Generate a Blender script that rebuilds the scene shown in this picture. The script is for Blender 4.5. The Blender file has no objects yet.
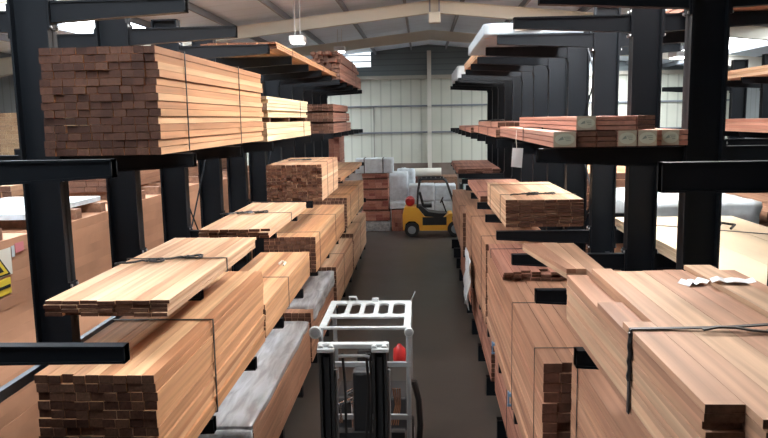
import bpy, bmesh, math, random
from mathutils import Vector, Matrix, noise
random.seed(7)
S = bpy.context.scene
COL = S.collection
R = random.random
U = random.uniform
CAMH = 4.95

# ------------------------------------------------------------------ materials
def nm(name):
    m = bpy.data.materials.new(name); m.use_nodes = True
    nt = m.node_tree; b = nt.nodes['Principled BSDF']
    return m, nt, b
def plain(name, col, rough=.6, metal=0., spec=.5, var=0., vscale=6.):
    m, nt, b = nm(name)
    b.inputs['Base Color'].default_value = (*col, 1); b.inputs['Roughness'].default_value = rough
    b.inputs['Metallic'].default_value = metal; b.inputs['Specular IOR Level'].default_value = spec
    if var:
        tc = nt.nodes.new('ShaderNodeTexCoord'); n = nt.nodes.new('ShaderNodeTexNoise')
        n.inputs['Scale'].default_value = vscale; n.inputs['Detail'].default_value = 5
        r = nt.nodes.new('ShaderNodeValToRGB')
        r.color_ramp.elements[0].position = .3; r.color_ramp.elements[1].position = .7
        r.color_ramp.elements[0].color = (*[c*(1-var) for c in col], 1)
        r.color_ramp.elements[1].color = (*[min(1, c*(1+var)) for c in col], 1)
        nt.links.new(tc.outputs['Object'], n.inputs['Vector']); nt.links.new(n.outputs['Fac'], r.inputs['Fac'])
        nt.links.new(r.outputs['Color'], b.inputs['Base Color'])
    return m
def emis(name, col, st):
    m, nt, b = nm(name)
    b.inputs['Base Color'].default_value = (*col, 1)
    b.inputs['Emission Color'].default_value = (*col, 1); b.inputs['Emission Strength'].default_value = st
    return m
def wood(name, cols, rough=.62, grain=.35, end=False, gscale=(14, .45, 14)):
    """boards: every board its own tone, grain running along local Y"""
    m, nt, b = nm(name); N = nt.nodes; L = nt.links
    b.inputs['Roughness'].default_value = rough; b.inputs['Specular IOR Level'].default_value = .25
    oi = N.new('ShaderNodeObjectInfo'); ge = N.new('ShaderNodeNewGeometry')
    ad = N.new('ShaderNodeMath'); ad.operation = 'ADD'; fr = N.new('ShaderNodeMath'); fr.operation = 'FRACT'
    mu = N.new('ShaderNodeMath'); mu.operation = 'MULTIPLY'; mu.inputs[1].default_value = 7.31
    L.new(oi.outputs['Random'], mu.inputs[0]); L.new(mu.outputs[0], ad.inputs[0])
    L.new(ge.outputs['Random Per Island'], ad.inputs[1]); L.new(ad.outputs[0], fr.inputs[0])
    ramp = N.new('ShaderNodeValToRGB'); cr = ramp.color_ramp
    while len(cr.elements) < len(cols): cr.elements.new(.5)
    for i, c in enumerate(cols):
        cr.elements[i].position = i/(len(cols)-1); cr.elements[i].color = (*c, 1)
    L.new(fr.outputs[0], ramp.inputs['Fac'])
    tc = N.new('ShaderNodeTexCoord'); mp = N.new('ShaderNodeMapping'); mp.vector_type = 'POINT'
    mp.inputs['Scale'].default_value = (40, 40, 40) if end else gscale
    off = N.new('ShaderNodeVectorMath'); off.operation = 'SCALE'; off.inputs[0].default_value = (13, 5, 29)
    L.new(fr.outputs[0], off.inputs['Scale'])
    va = N.new('ShaderNodeVectorMath'); va.operation = 'ADD'
    L.new(tc.outputs['Object'], mp.inputs['Vector']); L.new(mp.outputs[0], va.inputs[0]); L.new(off.outputs[0], va.inputs[1])
    n = N.new('ShaderNodeTexNoise'); n.inputs['Scale'].default_value = 1.; n.inputs['Detail'].default_value = 4
    n.inputs['Distortion'].default_value = .4
    L.new(va.outputs[0], n.inputs['Vector'])
    r2 = N.new('ShaderNodeMapRange'); r2.inputs['From Min'].default_value = .3; r2.inputs['From Max'].default_value = .7
    r2.inputs['To Min'].default_value = 1-grain; r2.inputs['To Max'].default_value = 1+grain*.35
    L.new(n.outputs['Fac'], r2.inputs['Value'])
    ms = N.new('ShaderNodeVectorMath'); ms.operation = 'SCALE'
    L.new(ramp.outputs['Color'], ms.inputs[0]); L.new(r2.outputs[0], ms.inputs['Scale'])
    L.new(ms.outputs[0], b.inputs['Base Color'])
    return m

CED = wood('cedar_boards', [(.44,.215,.105),(.62,.34,.175),(.54,.27,.14),(.70,.44,.25),(.47,.225,.115),(.66,.385,.21)])
CED_END = wood('cedar_end_grain', [(.075,.032,.021),(.12,.055,.035),(.17,.082,.050),(.095,.042,.028),(.215,.115,.07)], rough=.85, end=True, grain=.3)
CED_L = wood('pale_cedar_boards', [(.56,.32,.19),(.68,.45,.29),(.60,.36,.22),(.74,.52,.35),(.52,.28,.17)])
RDW = wood('tan_cedar_boards', [(.36,.185,.115),(.46,.25,.155),(.40,.205,.13),(.52,.30,.19)])
CED_R = wood('red_cedar_boards', [(.36,.165,.115),(.46,.22,.16),(.40,.18,.13),(.50,.26,.19)])
OAK = wood('straw_boards', [(.68,.50,.30),(.76,.60,.38),(.70,.53,.33),(.80,.66,.44)])
OAK_END = wood('straw_end_grain', [(.42,.28,.17),(.52,.36,.22),(.35,.22,.14)], rough=.85, end=True)
TERRA = wood('terracotta_packs', [(.46,.20,.14),(.54,.26,.19),(.40,.16,.12)])
TERRA_END = wood('terracotta_end', [(.42,.17,.12),(.56,.27,.20),(.30,.10,.08),(.50,.22,.16)], end=True)
PLY = wood('plywood_side', [(.50,.27,.165),(.53,.29,.18),(.51,.275,.17)], grain=.22, gscale=(.9, .9, .9))
PLYTOP = wood('pale_sheet', [(.74,.60,.42),(.80,.66,.47)], grain=.12, gscale=(3, .5, 3))
CED_F = wood('foreground_cedar', [(.41,.225,.14),(.56,.36,.23),(.46,.25,.16),(.61,.41,.265),(.40,.205,.13),(.54,.31,.195)])
END_F = wood('foreground_end_grain', [(.20,.105,.065),(.28,.155,.10),(.16,.08,.05)], rough=.85, end=True)
BRN = wood('brown_packs', [(.26,.14,.09),(.34,.19,.125),(.22,.115,.075)])
B1_END = wood('darker_end_grain', [(.05,.024,.018),(.085,.040,.028),(.115,.056,.038),(.06,.028,.020)], rough=.85, end=True)  # end grain darker than on the other cedar packs
BRN_END = wood('brown_end', [(.10,.05,.035),(.15,.075,.05),(.19,.10,.07)], end=True)
DARKB = wood('dark_boards', [(.13,.065,.045),(.17,.08,.055),(.11,.05,.035)])

RACK = plain('rack_paint', (.0048, .0072, .0108), rough=.55, spec=.22)
RAIL = plain('navy_rail', (.014, .024, .042), rough=.4)
STEELG = plain('cream_steel', (.62, .60, .53), rough=.55)
PURL = plain('grey_purlin', (.20, .225, .26), rough=.55)
STRAPM = plain('black_strap', (.018, .018, .02), rough=.45)
WHITE = plain('white_paint', (.72, .73, .74), rough=.45)
ENDP = plain('end_paper', (.42, .37, .28), rough=.8)
PAPER = plain('paper_label', (.74, .72, .64), rough=.8)
PAPERG = plain('label_print', (.22, .27, .24), rough=.8)
OVAL = plain('label_oval', (.50, .53, .43), rough=.8)
BLUE = plain('blue_clip', (.16, .30, .48), rough=.5)
YEL = plain('yellow_paint', (.84, .42, .045), rough=.4)
BLK = plain('black_rubber', (.012, .012, .013), rough=.7)
BLKP = plain('black_plastic', (.02, .022, .025), rough=.45)
RED = plain('red_paint', (.45, .02, .02), rough=.4)
GREY = plain('grey_steel', (.26, .28, .30), rough=.4, metal=.3)
LGREY = plain('light_grey_paint', (.60, .62, .64), rough=.4, metal=.1)
CHROME = plain('bright_steel', (.7, .7, .72), rough=.22, metal=1.)
CONC = plain('concrete_block', (.21, .17, .145), rough=.9, var=.2, vscale=2)
PINK = plain('pink_print', (.62, .22, .24), rough=.8)
SIGNY = plain('sign_yellow', (.80, .62, .06), rough=.6)
PALE_BLUE = plain('pale_blue_sheet', (.55, .62, .66), rough=.5, var=.15, vscale=5)
WWRAP = plain('white_plastic_sheet', (.62, .67, .71), rough=.38, var=.14, vscale=6)
GREYWRAP = plain('grey_white_wrap', (.36, .42, .47), rough=.4, var=.12, vscale=5)
GREEN = plain('green_sheet', (.08, .28, .22), rough=.6)

def wrap_mat():
    m, nt, b = nm('clear_plastic_wrap'); N = nt.nodes; L = nt.links
    b.inputs['Base Color'].default_value = (.50, .53, .56, 1); b.inputs['Roughness'].default_value = .3
    b.inputs['Specular IOR Level'].default_value = .8
    tr = N.new('ShaderNodeBsdfTransparent'); tr.inputs['Color'].default_value = (.93, .94, .95, 1)
    mx = N.new('ShaderNodeMixShader'); n = N.new('ShaderNodeTexNoise'); tc = N.new('ShaderNodeTexCoord')
    mp = N.new('ShaderNodeMapping'); mp.inputs['Scale'].default_value = (9, 1.3, 9)
    n.inputs['Scale'].default_value = 1.; n.inputs['Detail'].default_value = 6; n.inputs['Distortion'].default_value = .5
    r = N.new('ShaderNodeMapRange'); r.inputs['From Min'].default_value = .35; r.inputs['From Max'].default_value = .65
    r.inputs['To Min'].default_value = .5; r.inputs['To Max'].default_value = .9
    L.new(tc.outputs['Object'], mp.inputs[0]); L.new(mp.outputs[0], n.inputs['Vector']); L.new(n.outputs['Fac'], r.inputs[0])
    L.new(r.outputs[0], mx.inputs['Fac']); L.new(tr.outputs[0], mx.inputs[1]); L.new(b.outputs[0], mx.inputs[2])
    L.new(mx.outputs[0], N['Material Output'].inputs['Surface'])
    return m
WRAP = wrap_mat()

def cladding(name, col, col2, axis, pitch, rough=.6):
    """ribbed sheeting: thin darker joints every pitch along one axis"""
    m, nt, b = nm(name); N = nt.nodes; L = nt.links
    b.inputs['Roughness'].default_value = rough
    tc = N.new('ShaderNodeTexCoord'); sp = N.new('ShaderNodeSeparateXYZ'); L.new(tc.outputs['Object'], sp.inputs[0])
    d = N.new('ShaderNodeMath'); d.operation = 'DIVIDE'; d.inputs[1].default_value = pitch
    L.new(sp.outputs[axis], d.inputs[0])
    f = N.new('ShaderNodeMath'); f.operation = 'FRACT'; L.new(d.outputs[0], f.inputs[0])
    r = N.new('ShaderNodeValToRGB'); cr = r.color_ramp
    cr.elements[0].color = (*col2, 1); cr.elements[0].position = .0
    cr.elements[1].color = (*col, 1); cr.elements[1].position = .16
    e = cr.elements.new(.93); e.color = (*col, 1); e = cr.elements.new(1.); e.color = (*col2, 1)
    L.new(f.outputs[0], r.inputs[0])
    n = N.new('ShaderNodeTexNoise'); n.inputs['Scale'].default_value = .6; L.new(tc.outputs['Object'], n.inputs['Vector'])
    mr = N.new('ShaderNodeMapRange'); mr.inputs['To Min'].default_value = .85; mr.inputs['To Max'].default_value = 1.12
    L.new(n.outputs['Fac'], mr.inputs[0])
    ms = N.new('ShaderNodeVectorMath'); ms.operation = 'SCALE'; L.new(r.outputs[0], ms.inputs[0]); L.new(mr.outputs[0], ms.inputs['Scale'])
    L.new(ms.outputs[0], b.inputs['Base Color'])
    return m
CLAD = cladding('cream_cladding', (.60, .62, .54), (.42, .44, .38), 0, .5)
CLADD = cladding('blue_grey_cladding', (.15, .18, .19), (.09, .11, .12), 2, .28)
CLADS = cladding('grey_side_cladding', (.20, .22, .23), (.14, .15, .16), 1, .5)
ROOFM = cladding('roof_liner', (.74, .84, .94), (.68, .77, .86), 1, 1.0)

def floor_mat():
    m, nt, b = nm('concrete_floor'); N = nt.nodes; L = nt.links
    tc = N.new('ShaderNodeTexCoord'); n = N.new('ShaderNodeTexNoise'); n.inputs['Scale'].default_value = .55
    n.inputs['Detail'].default_value = 8; n.inputs['Roughness'].default_value = .65
    r = N.new('ShaderNodeValToRGB'); cr = r.color_ramp
    cr.elements[0].position = .3; cr.elements[0].color = (.036, .031, .027, 1)
    cr.elements[1].position = .72; cr.elements[1].color = (.088, .077, .067, 1)
    L.new(tc.outputs['Object'], n.inputs['Vector']); L.new(n.outputs['Fac'], r.inputs[0]); L.new(r.outputs[0], b.inputs['Base Color'])
    r2 = N.new('ShaderNodeMapRange'); r2.inputs['To Min'].default_value = .2; r2.inputs['To Max'].default_value = .48
    L.new(n.outputs['Fac'], r2.inputs[0]); L.new(r2.outputs[0], b.inputs['Roughness'])
    b.inputs['Specular IOR Level'].default_value = .4
    return m
FLOOR = floor_mat()

# ------------------------------------------------------------------ mesh helpers
WOFF = {}          # things whose parts are laid out in hall coordinates
class MB:
    def __init__(s): s.v = []; s.f = []; s.m = []
    def box(s, x0, x1, y0, y1, z0, z1, mi=0, endmi=None):
        k = len(s.v)
        s.v += [(x0,y0,z0),(x1,y0,z0),(x1,y1,z0),(x0,y1,z0),(x0,y0,z1),(x1,y0,z1),(x1,y1,z1),(x0,y1,z1)]
        e = mi if endmi is None else endmi
        for f, q in (((0,3,2,1),mi),((4,5,6,7),mi),((0,1,5,4),e),((2,3,7,6),e),((1,2,6,5),mi),((3,0,4,7),mi)):
            s.f.append(tuple(k+i for i in f)); s.m.append(q)
        return s
    def hexa(s, pts, mi=0):
        k = len(s.v); s.v += [tuple(p) for p in pts]
        for f in ((0,3,2,1),(4,5,6,7),(0,1,5,4),(2,3,7,6),(1,2,6,5),(3,0,4,7)):
            s.f.append(tuple(k+i for i in f)); s.m.append(mi)
        return s
    def prism(s, poly, axis, a, b, mi=0):
        """poly: 2D outline (CCW) in the other two axes, extruded a..b along axis"""
        def P(u, v, w): return {'x': (w,u,v), 'y': (u,w,v), 'z': (u,v,w)}[axis]
        k = len(s.v); n = len(poly)
        s.v += [P(u,v,a) for u,v in poly] + [P(u,v,b) for u,v in poly]
        s.f.append(tuple(k+i for i in range(n))); s.f.append(tuple(k+n+i for i in reversed(range(n))))
        s.m += [mi, mi]
        for i in range(n):
            j = (i+1) % n; s.f.append((k+i, k+n+i, k+n+j, k+j)); s.m.append(mi)
        return s
    def tube(s, pts, r, seg=8, mi=0, cap=True):
        pts = [Vector(p) for p in pts]; rings = []
        for i, p in enumerate(pts):
            d = (pts[min(i+1,len(pts)-1)] - pts[max(i-1,0)]).normalized()
            a = Vector((0,0,1)) if abs(d.z) < .9 else Vector((1,0,0))
            u = d.cross(a).normalized(); w = d.cross(u)
            rr = r[i] if isinstance(r, (list, tuple)) else r
            k = len(s.v); rings.append(k)
            for j in range(seg):
                t = 2*math.pi*j/seg; s.v.append(tuple(p + u*rr*math.cos(t) + w*rr*math.sin(t)))
        for a, b in zip(rings, rings[1:]):
            for j in range(seg):
                q = (j+1) % seg; s.f.append((a+j, a+q, b+q, b+j)); s.m.append(mi)
        if cap:
            s.f.append(tuple(rings[0]+j for j in reversed(range(seg)))); s.m.append(mi)
            s.f.append(tuple(rings[-1]+j for j in range(seg))); s.m.append(mi)
        return s
    def bar(s, p, q, w, h, mi=0):
        p = Vector(p); q = Vector(q); d = (q-p).normalized()
        a = Vector((0,0,1)) if abs(d.z) < .95 else Vector((0,1,0))
        u = d.cross(a).normalized()*w/2; v = u.cross(d).normalized()*h/2
        return s.hexa([p-u-v, p+u-v, q+u-v, q-u-v, p-u+v, p+u+v, q+u+v, q-u+v], mi)
    def lathe(s, c, axis, prof, seg=20, mi=0):
        """prof: (distance along axis, radius)"""
        ax = {'x': Vector((1,0,0)), 'y': Vector((0,1,0)), 'z': Vector((0,0,1))}[axis]
        return s.tube([Vector(c)+ax*t for t,_ in prof], [r for _,r in prof], seg, mi)
    def build(s, name, mats, parent=None, loc=(0,0,0), smooth=False, off=(0,0,0)):
        me = bpy.data.meshes.new(name)
        q = parent
        while q is not None and not any(off):
            if q.name in WOFF: off = WOFF[q.name]
            q = q.parent
        o3 = Vector(off)
        me.from_pydata([tuple(Vector(v)-o3) for v in s.v] if any(off) else s.v, [], s.f)
        if not isinstance(mats, (list, tuple)): mats = [mats]
        for m in mats: me.materials.append(m)
        me.polygons.foreach_set('material_index', s.m)
        if smooth: me.polygons.foreach_set('use_smooth', [True]*len(me.polygons))
        bm = bmesh.new(); bm.from_mesh(me); bmesh.ops.recalc_face_normals(bm, faces=bm.faces); bm.to_mesh(me); bm.free()
        me.update()
        o = bpy.data.objects.new(name, me); COL.objects.link(o); o.location = loc
        if parent: o.parent = parent
        return o
def smooth_auto(o, ang=40):
    me = o.data; me.polygons.foreach_set('use_smooth', [True]*len(me.polygons))
    bm = bmesh.new(); bm.from_mesh(me)
    for e in bm.edges:
        e.smooth = len(e.link_faces) == 2 and e.calc_face_angle(0) < math.radians(ang)
    bm.to_mesh(me); bm.free()
    return o
def bevel(o, w, seg=1):
    m = o.modifiers.new('bevel', 'BEVEL'); m.width = w; m.segments = seg; m.limit_method = 'ANGLE'
    return o
def thing(name, label, cat, loc=(0,0,0), group=None, rz=0):
    o = bpy.data.objects.new(name, None); COL.objects.link(o); o.location = loc; o.rotation_euler = (0,0,rz)
    o.empty_display_size = .1
    o['label'] = label; o['category'] = cat
    if group: o['group'] = group
    return o
def tag(o, label, cat, group=None, kind=None):
    o['label'] = label; o['category'] = cat
    if group: o['group'] = group
    if kind: o['kind'] = kind
    return o
def struct(mb, name, mat, loc=(0,0,0)):
    o = mb.build(name, mat); o['kind'] = 'structure'; return o

# ------------------------------------------------------------------ the hall
XL, XR, YB, YF = -15., 15., -9., 36.25
RID = .4                      # ridge x
def roofz(x): return 8.52 - .105*abs(x-RID)
struct(MB().box(XL, XR, YB, YF, -.2, 0), 'floor', FLOOR)
# roof liner, left and right slopes with openings left for the skylight strips
SKY = [(-3.9, -2.5, 1.8, 17.5), (1.9, 3.3, 7.2, 17.8), (-9.4, -7.8, 1, 21), (10.4, 12., 2, 34), (-8.4, -6.9, 29.6, 35.8), (7.4, 8.9, 29.6, 35.8)]  # last two strips are added to light the far end
mb = MB(); T = .08
def roofstrip(x0, x1, y0, y1, mbx, dz=0, t=T):
    a, b = roofz(x0)+dz, roofz(x1)+dz
    mbx.hexa([(x0,y0,a),(x1,y0,b),(x1,y1,b),(x0,y1,a),(x0,y0,a+t),(x1,y0,b+t),(x1,y1,b+t),(x0,y1,a+t)])
cuts = sorted({XL, XR, RID, *[s[0] for s in SKY], *[s[1] for s in SKY]})
for x0, x1 in zip(cuts, cuts[1:]):
    hit = [s for s in SKY if abs(s[0]-x0) < 1e-6]
    if hit:
        if hit[0][2] > YB: roofstrip(x0, x1, YB, hit[0][2], mb)
        roofstrip(x0, x1, hit[0][3], YF, mb)
    else: roofstrip(x0, x1, YB, YF, mb)
struct(mb, 'ceiling', ROOFM)
SKYM = emis('daylit_rooflight_near', (.95, .98, 1.), 14.)
SKYM2 = emis('daylit_rooflight', (.93, .97, 1.), 13.)
SKYMR = emis('sunlit_rooflight', (1., .975, .94), 42.)
SKYM4 = emis('daylit_rooflight_right', (.93, .97, 1.), 11.)
FARFILL = emis('added_far_fill_glow', (.95, .98, 1.), 30.)  # glow of the two added panels that brighten the far end
for i, s in enumerate(SKY):
    mb = MB(); roofstrip(s[0], s[1], s[2], s[3], mb, .0, .03)
    struct(mb, 'window_%d' % (i+1), (SKYM, SKYMR, SKYM2, SKYM4, FARFILL, FARFILL)[i])  # the far pair are made-up fill panels above the aisle end
struct(MB().box(XL-.2, XL, YB, YF, 0, roofz(XL)+.1), 'wall_left', CLADS)
struct(MB().box(XR, XR+.2, YB, YF, 0, roofz(XR)+.1), 'wall_right', CLADS)
struct(MB().box(XL, XR, YB-.2, YB, 0, 8.5), 'wall_rear', CLADS)
# far wall: block dado, cream sheeting, dark gable sheeting with a strip window
DZ, EZ = 2.72, 7.0
WX0, WX1, WZ0, WZ1 = -3.9, -2.45, 7.5, 8.3
o = struct(MB().box(XL, XR, YF, YF+.2, DZ, EZ), 'wall_far', CLAD)
mb = MB(); mb.box(XL, XR, YF-.12, YF+.2, 0, DZ); struct(mb, 'wall_dado', CONC)
mb = MB()
mb.box(XL, WX0, YF, YF+.2, EZ, 8.52); mb.box(WX1, XR, YF, YF+.2, EZ, 8.52)
mb.box(WX0, WX1, YF, YF+.2, EZ, WZ0); mb.box(WX0, WX1, YF, YF+.2, WZ1, 8.52)
struct(mb, 'wall_gable', CLADD)
mb = MB()
for k in range(3): mb.box(WX0, WX1-.12*(2-k)*0, YF+.05, YF+.09, WZ0+k*.30, WZ0+k*.30+.22)
struct(mb, 'window_7', emis('daylit_louvre', (.95, .98, 1.), 1.5))
mb = MB()
for z in (5.55, 4.25): mb.box(XL, XR, YF-.10, YF, z-.04, z+.04)
struct(mb, 'trim_1', PURL)
struct(MB().box(XL, XR, YF-.2, YF, EZ-.14, EZ+.04), 'trim_2', plain('cream_gutter', (.42, .40, .34)))
mb = MB()
for x in (-5.9, -2.35, 3.4, 6.9): mb.box(x-.03, x+.03, YF-.07, YF, DZ, 5.55)
struct(mb, 'trim_3', plain('rib_joint', (.3, .31, .27)))
# portal frames
for i, y in enumerate((-.0, 7.25, 14.5, 21.75, 29.)):
    mb = MB()
    for sx in (-1, 1):
        def zt(x): return roofz(x)-.17
        xs = [RID, RID+sx*2.2, RID+sx*11, (XL+.1 if sx < 0 else XR-.1)]
        dp = [.36, .36, .36, .7]
        for (xa, da), (xb, db) in zip(zip(xs, dp), zip(xs[1:], dp[1:])):
            for yo, w0, w1 in ((0, .05, 0), ):
                # web, top and bottom flange
                for (za0, za1, zb0, zb1, hw) in ((zt(xa)-da, zt(xa), zt(xb)-db, zt(xb), .012),
                                                 (zt(xa)-.02, zt(xa), zt(xb)-.02, zt(xb), .10),
                                                 (zt(xa)-da, zt(xa)-da+.02, zt(xb)-db, zt(xb)-db+.02, .10)):
                    mb.hexa([(xa,y-hw,za0),(xb,y-hw,zb0),(xb,y+hw,zb0),(xa,y+hw,za0),(xa,y-hw,za1),(xb,y-hw,zb1),(xb,y+hw,zb1),(xa,y+hw,za1)])
        mb.box(xs[3]-.15, xs[3]+.15, y-.1, y+.1, 0, zt(xs[3]))
    struct(mb, 'trim_%d' % (4+i), STEELG)
# purlins: set singly
mb = MB()
for k in range(1, 9):
    for sx in (-1, 1):
        x = RID + sx*(k*1.75-.9)
        if x < XL or x > XR: continue
        z = roofz(x)
        mb.box(x-.035, x+.035, YB, YF, z-.17, z-.0)
struct(mb, 'trim_9', PURL)
# flat gable column in the middle of the far wall
mb = MB(); mb.box(.42-.1, .42+.1, YF-.34, YF-.32, 0, 8.2); mb.box(.42-.1, .42+.1, YF-.14, YF-.12, 0, 8.2); mb.box(.42-.008, .42+.008, YF-.33, YF-.13, 0, 8.2)
struct(mb, 'trim_10', plain('white_column', (.70, .69, .63)))

# ------------------------------------------------------------------ cantilever racks
def yl(n): return 6.85+1.84*n
def yr(n): return 6.95+1.84*n
def column_mesh(x0, x1, top, name, parent, y):
    mb = MB(); hw = .085
    mb.box(x0, x0+.022, y-hw, y+hw, 0, top); mb.box(x1-.022, x1, y-hw, y+hw, 0, top)
    mb.box(x0, x1, y-.012, y+.012, 0, top)
    mb.box(x0, x1, y-hw, y+hw, top-.02, top)            # cap
    xm = (x0+x1)/2
    return mb.build(name, RACK, parent)
def arm_mesh(xr, xt, z, y, rd=.2, td=.13, w=.05):
    """arm from the column face xr to the tip xt, top at z"""
    mb = MB(); s = 1 if xt > xr else -1
    lo, hi = (xr, xt)
    mb.hexa([(xr,y-w,z-.018),(xt,y-w,z-.018),(xt,y+w,z-.018),(xr,y+w,z-.018),(xr,y-w,z),(xt,y-w,z),(xt,y+w,z),(xr,y+w,z)])
    mb.hexa([(xr,y-w,z-rd),(xt,y-w,z-td),(xt,y+w,z-td),(xr,y+w,z-rd),(xr,y-w,z-rd+.018),(xt,y-w,z-td+.018),(xt,y+w,z-td+.018),(xr,y+w,z-rd+.018)])
    q = w-.012
    mb.hexa([(xr,y-q,z-rd),(xt,y-q,z-td),(xt,y+q,z-td),(xr,y+q,z-rd),(xr,y-q,z-.01),(xt,y-q,z-.01),(xt,y+q,z-.01),(xr,y+q,z-.01)])
    mb.box(min(xt,xt-s*.012), max(xt,xt-s*.012), y-w, y+w, z-td, z)
    mb.box(min(xr,xr+s*.02), max(xr,xr+s*.02), y-.08, y+.08, z-rd-.06, z+.06)
    return mb
BOLT = plain('zinc_bolt', (.45, .46, .48), rough=.35, metal=.8)
def arm(parent, xr, xt, z, y, bolts=False, **k):
    o = arm_mesh(xr, xt, z, y, **k).build('arm', RACK, parent)
    if bolts:
        s = 1 if xt > xr else -1
        for dz in (.03, -.24):
            for dy in (-.06, .06): MB().lathe((xr+s*.02, y+dy, z+dz), 'x', [(0,.014),(s*.014,.014)], 6).build('bolt', BOLT, o)
    return o
def zB(n, near): return near-.007*max(n, 0)
left = thing('cantilever_rack', 'long black cantilever storage rack left of the aisle, four arm levels', 'rack', (-3.7, 6.85, 0), 'black cantilever racks')
right = thing('cantilever_rack', 'long black cantilever storage rack right of the aisle, loaded on both sides', 'rack', (2.7, 6.95, 0), 'black cantilever racks')
WOFF[left.name] = (-3.7, 6.85, 0); WOFF[right.name] = (2.7, 6.95, 0)
LF0, LF1 = -3.86, -3.49
RF0, RF1 = 2.47, 2.81
for n in range(-3, 12):
    y = yl(n)
    column_mesh(LF0, LF1, 6.42, 'column', left, y)
    MB().box(-5.0 if False else LF0, -2.18, y-.06, y+.06, .0, .02).box(LF1, -2.18, y-.05, y+.05, .02, .35).box(LF1, -2.18, y-.08, y+.08, .33, .35).build('base_foot', RACK, left)
    nb = -1 <= n <= 2
    arm(left, LF1, -2.18, max(6.02, 6.10-.03*n), y, bolts=nb)
    arm(left, LF1, -2.18, 4.70 if n < 0 else zB(n, 4.655), y, bolts=nb)
    arm(left, LF1, -2.18, 3.34, y, bolts=nb, rd=.15)
    arm(left, LF1, -2.12, 1.98, y, td=.15)
    if n <= 3:
        arm(left, LF0, -5.0, 4.66, y)
        if n <= 2: arm(left, LF0, -4.85, 6.02, y)
for n in range(-3, 12):
    y = yr(n)
    column_mesh(RF0, RF1, 6.5, 'column', right, y)
    MB().box(1.12, RF0, y-.05, y+.05, .0, .34).box(1.12, RF0, y-.08, y+.08, .32, .34).build('base_foot', RACK, right)
    nb = -1 <= n <= 2
    arm(right, RF0, 1.10, 6.10, y, bolts=nb)
    if n == -1: arm(right, RF0, 1.66, 4.615, y, rd=.22, td=.21)
    elif n == -2: pass
    else: arm(right, RF0, 1.10, zB(n, 4.64), y, bolts=nb)
    arm(right, RF0, 1.10, 3.27, y, bolts=nb)
    arm(right, RF0, 1.14, 1.22, y)
    if n <= 3:
        arm(right, RF1, 4.3, 6.10, y, bolts=nb); arm(right, RF1, 4.3, 4.64, y, bolts=nb, rd=.18)
        arm(right, RF1, 4.55, 3.27, y, bolts=nb)
# longitudinal rails and cross rods
def rods(parent, x, y0, y1, z0, z1):
    MB().tube([(x,y0,z0),(x,y1,z1)], .014, 6).tube([(x,y0,z1),(x,y1,z0)], .014, 6).build('cross_brace', RACK, parent)
rods(left, -3.72, yl(2), yl(3), 2.4, 4.4); rods(left, -3.72, yl(5), yl(6), 2.4, 4.4)
rods(right, 2.72, yr(2), yr(3), 2.9, 4.4); rods(right, 2.72, yr(2), yr(3), 4.8, 6.3)
MB().box(-3.80, -3.74, 3.0, 8.8, 2.52, 2.62).build('brace_rail', RAIL, left)
for z in (2.9,): MB().box(2.69, 2.75, yr(-1), yr(4), z, z+.05).build('brace_rail', RACK, right)

# ------------------------------------------------------------------ timber packs
def strap(parent, x0, x1, y, z0, z1, w=.022, off=(0,0,0), name='strap', t=.006, slack=0.):
    mb = MB(); e = .004
    mb.box(x0-e-t, x1+e+t, y-w/2, y+w/2, z1+e, z1+e+t)
    mb.box(x0-e-t, x1+e+t, y-w/2, y+w/2, z0-e*.5-t*.5, z0-e*.2)
    mb.hexa([(x1+e,y-w/2,z0),(x1+e+t,y-w/2,z0),(x1+e+t,y+w/2,z0),(x1+e,y+w/2,z0),(x1+e,y-w/2+slack,z1+e),(x1+e+t,y-w/2+slack,z1+e),(x1+e+t,y+w/2+slack,z1+e),(x1+e,y+w/2+slack,z1+e)])
    mb.hexa([(x0-e-t,y-w/2,z0),(x0-e,y-w/2,z0),(x0-e,y+w/2,z0),(x0-e-t,y+w/2,z0),(x0-e-t,y-w/2+slack,z1+e),(x0-e,y-w/2+slack,z1+e),(x0-e,y+w/2+slack,z1+e),(x0-e-t,y+w/2+slack,z1+e)])
    return mb.build(name, STRAPM, parent, off=off)
def knot(parent, x, y, z, off, s=1., seed=1):
    """slack strap tails and a buckle lying on top"""
    rnd = random.Random(seed); mb = MB(); pts = []
    for i in range(22):
        t = i/21; a = t*2*math.pi*1.6
        pts.append((x+s*(.09*math.cos(a)+.05*t), y+s*.06*math.sin(a), z+.02+.008*math.sin(a*2)+.012*t))
    mb.tube(pts, .011*s, 6)
    pts = [(x-s*(.05+.06*i), y+s*(.02*math.sin(i*1.7)-.035*i), z+.016+.012*abs(math.sin(i*1.3))) for i in range(6)]
    mb.tube(pts, .012*s, 6)
    mb.box(x-.03*s, x+.03*s, y-.02*s, y+.02*s, z+.008, z+.03)
    return mb.build('strap_buckle', STRAPM, parent, off=off)
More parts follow.
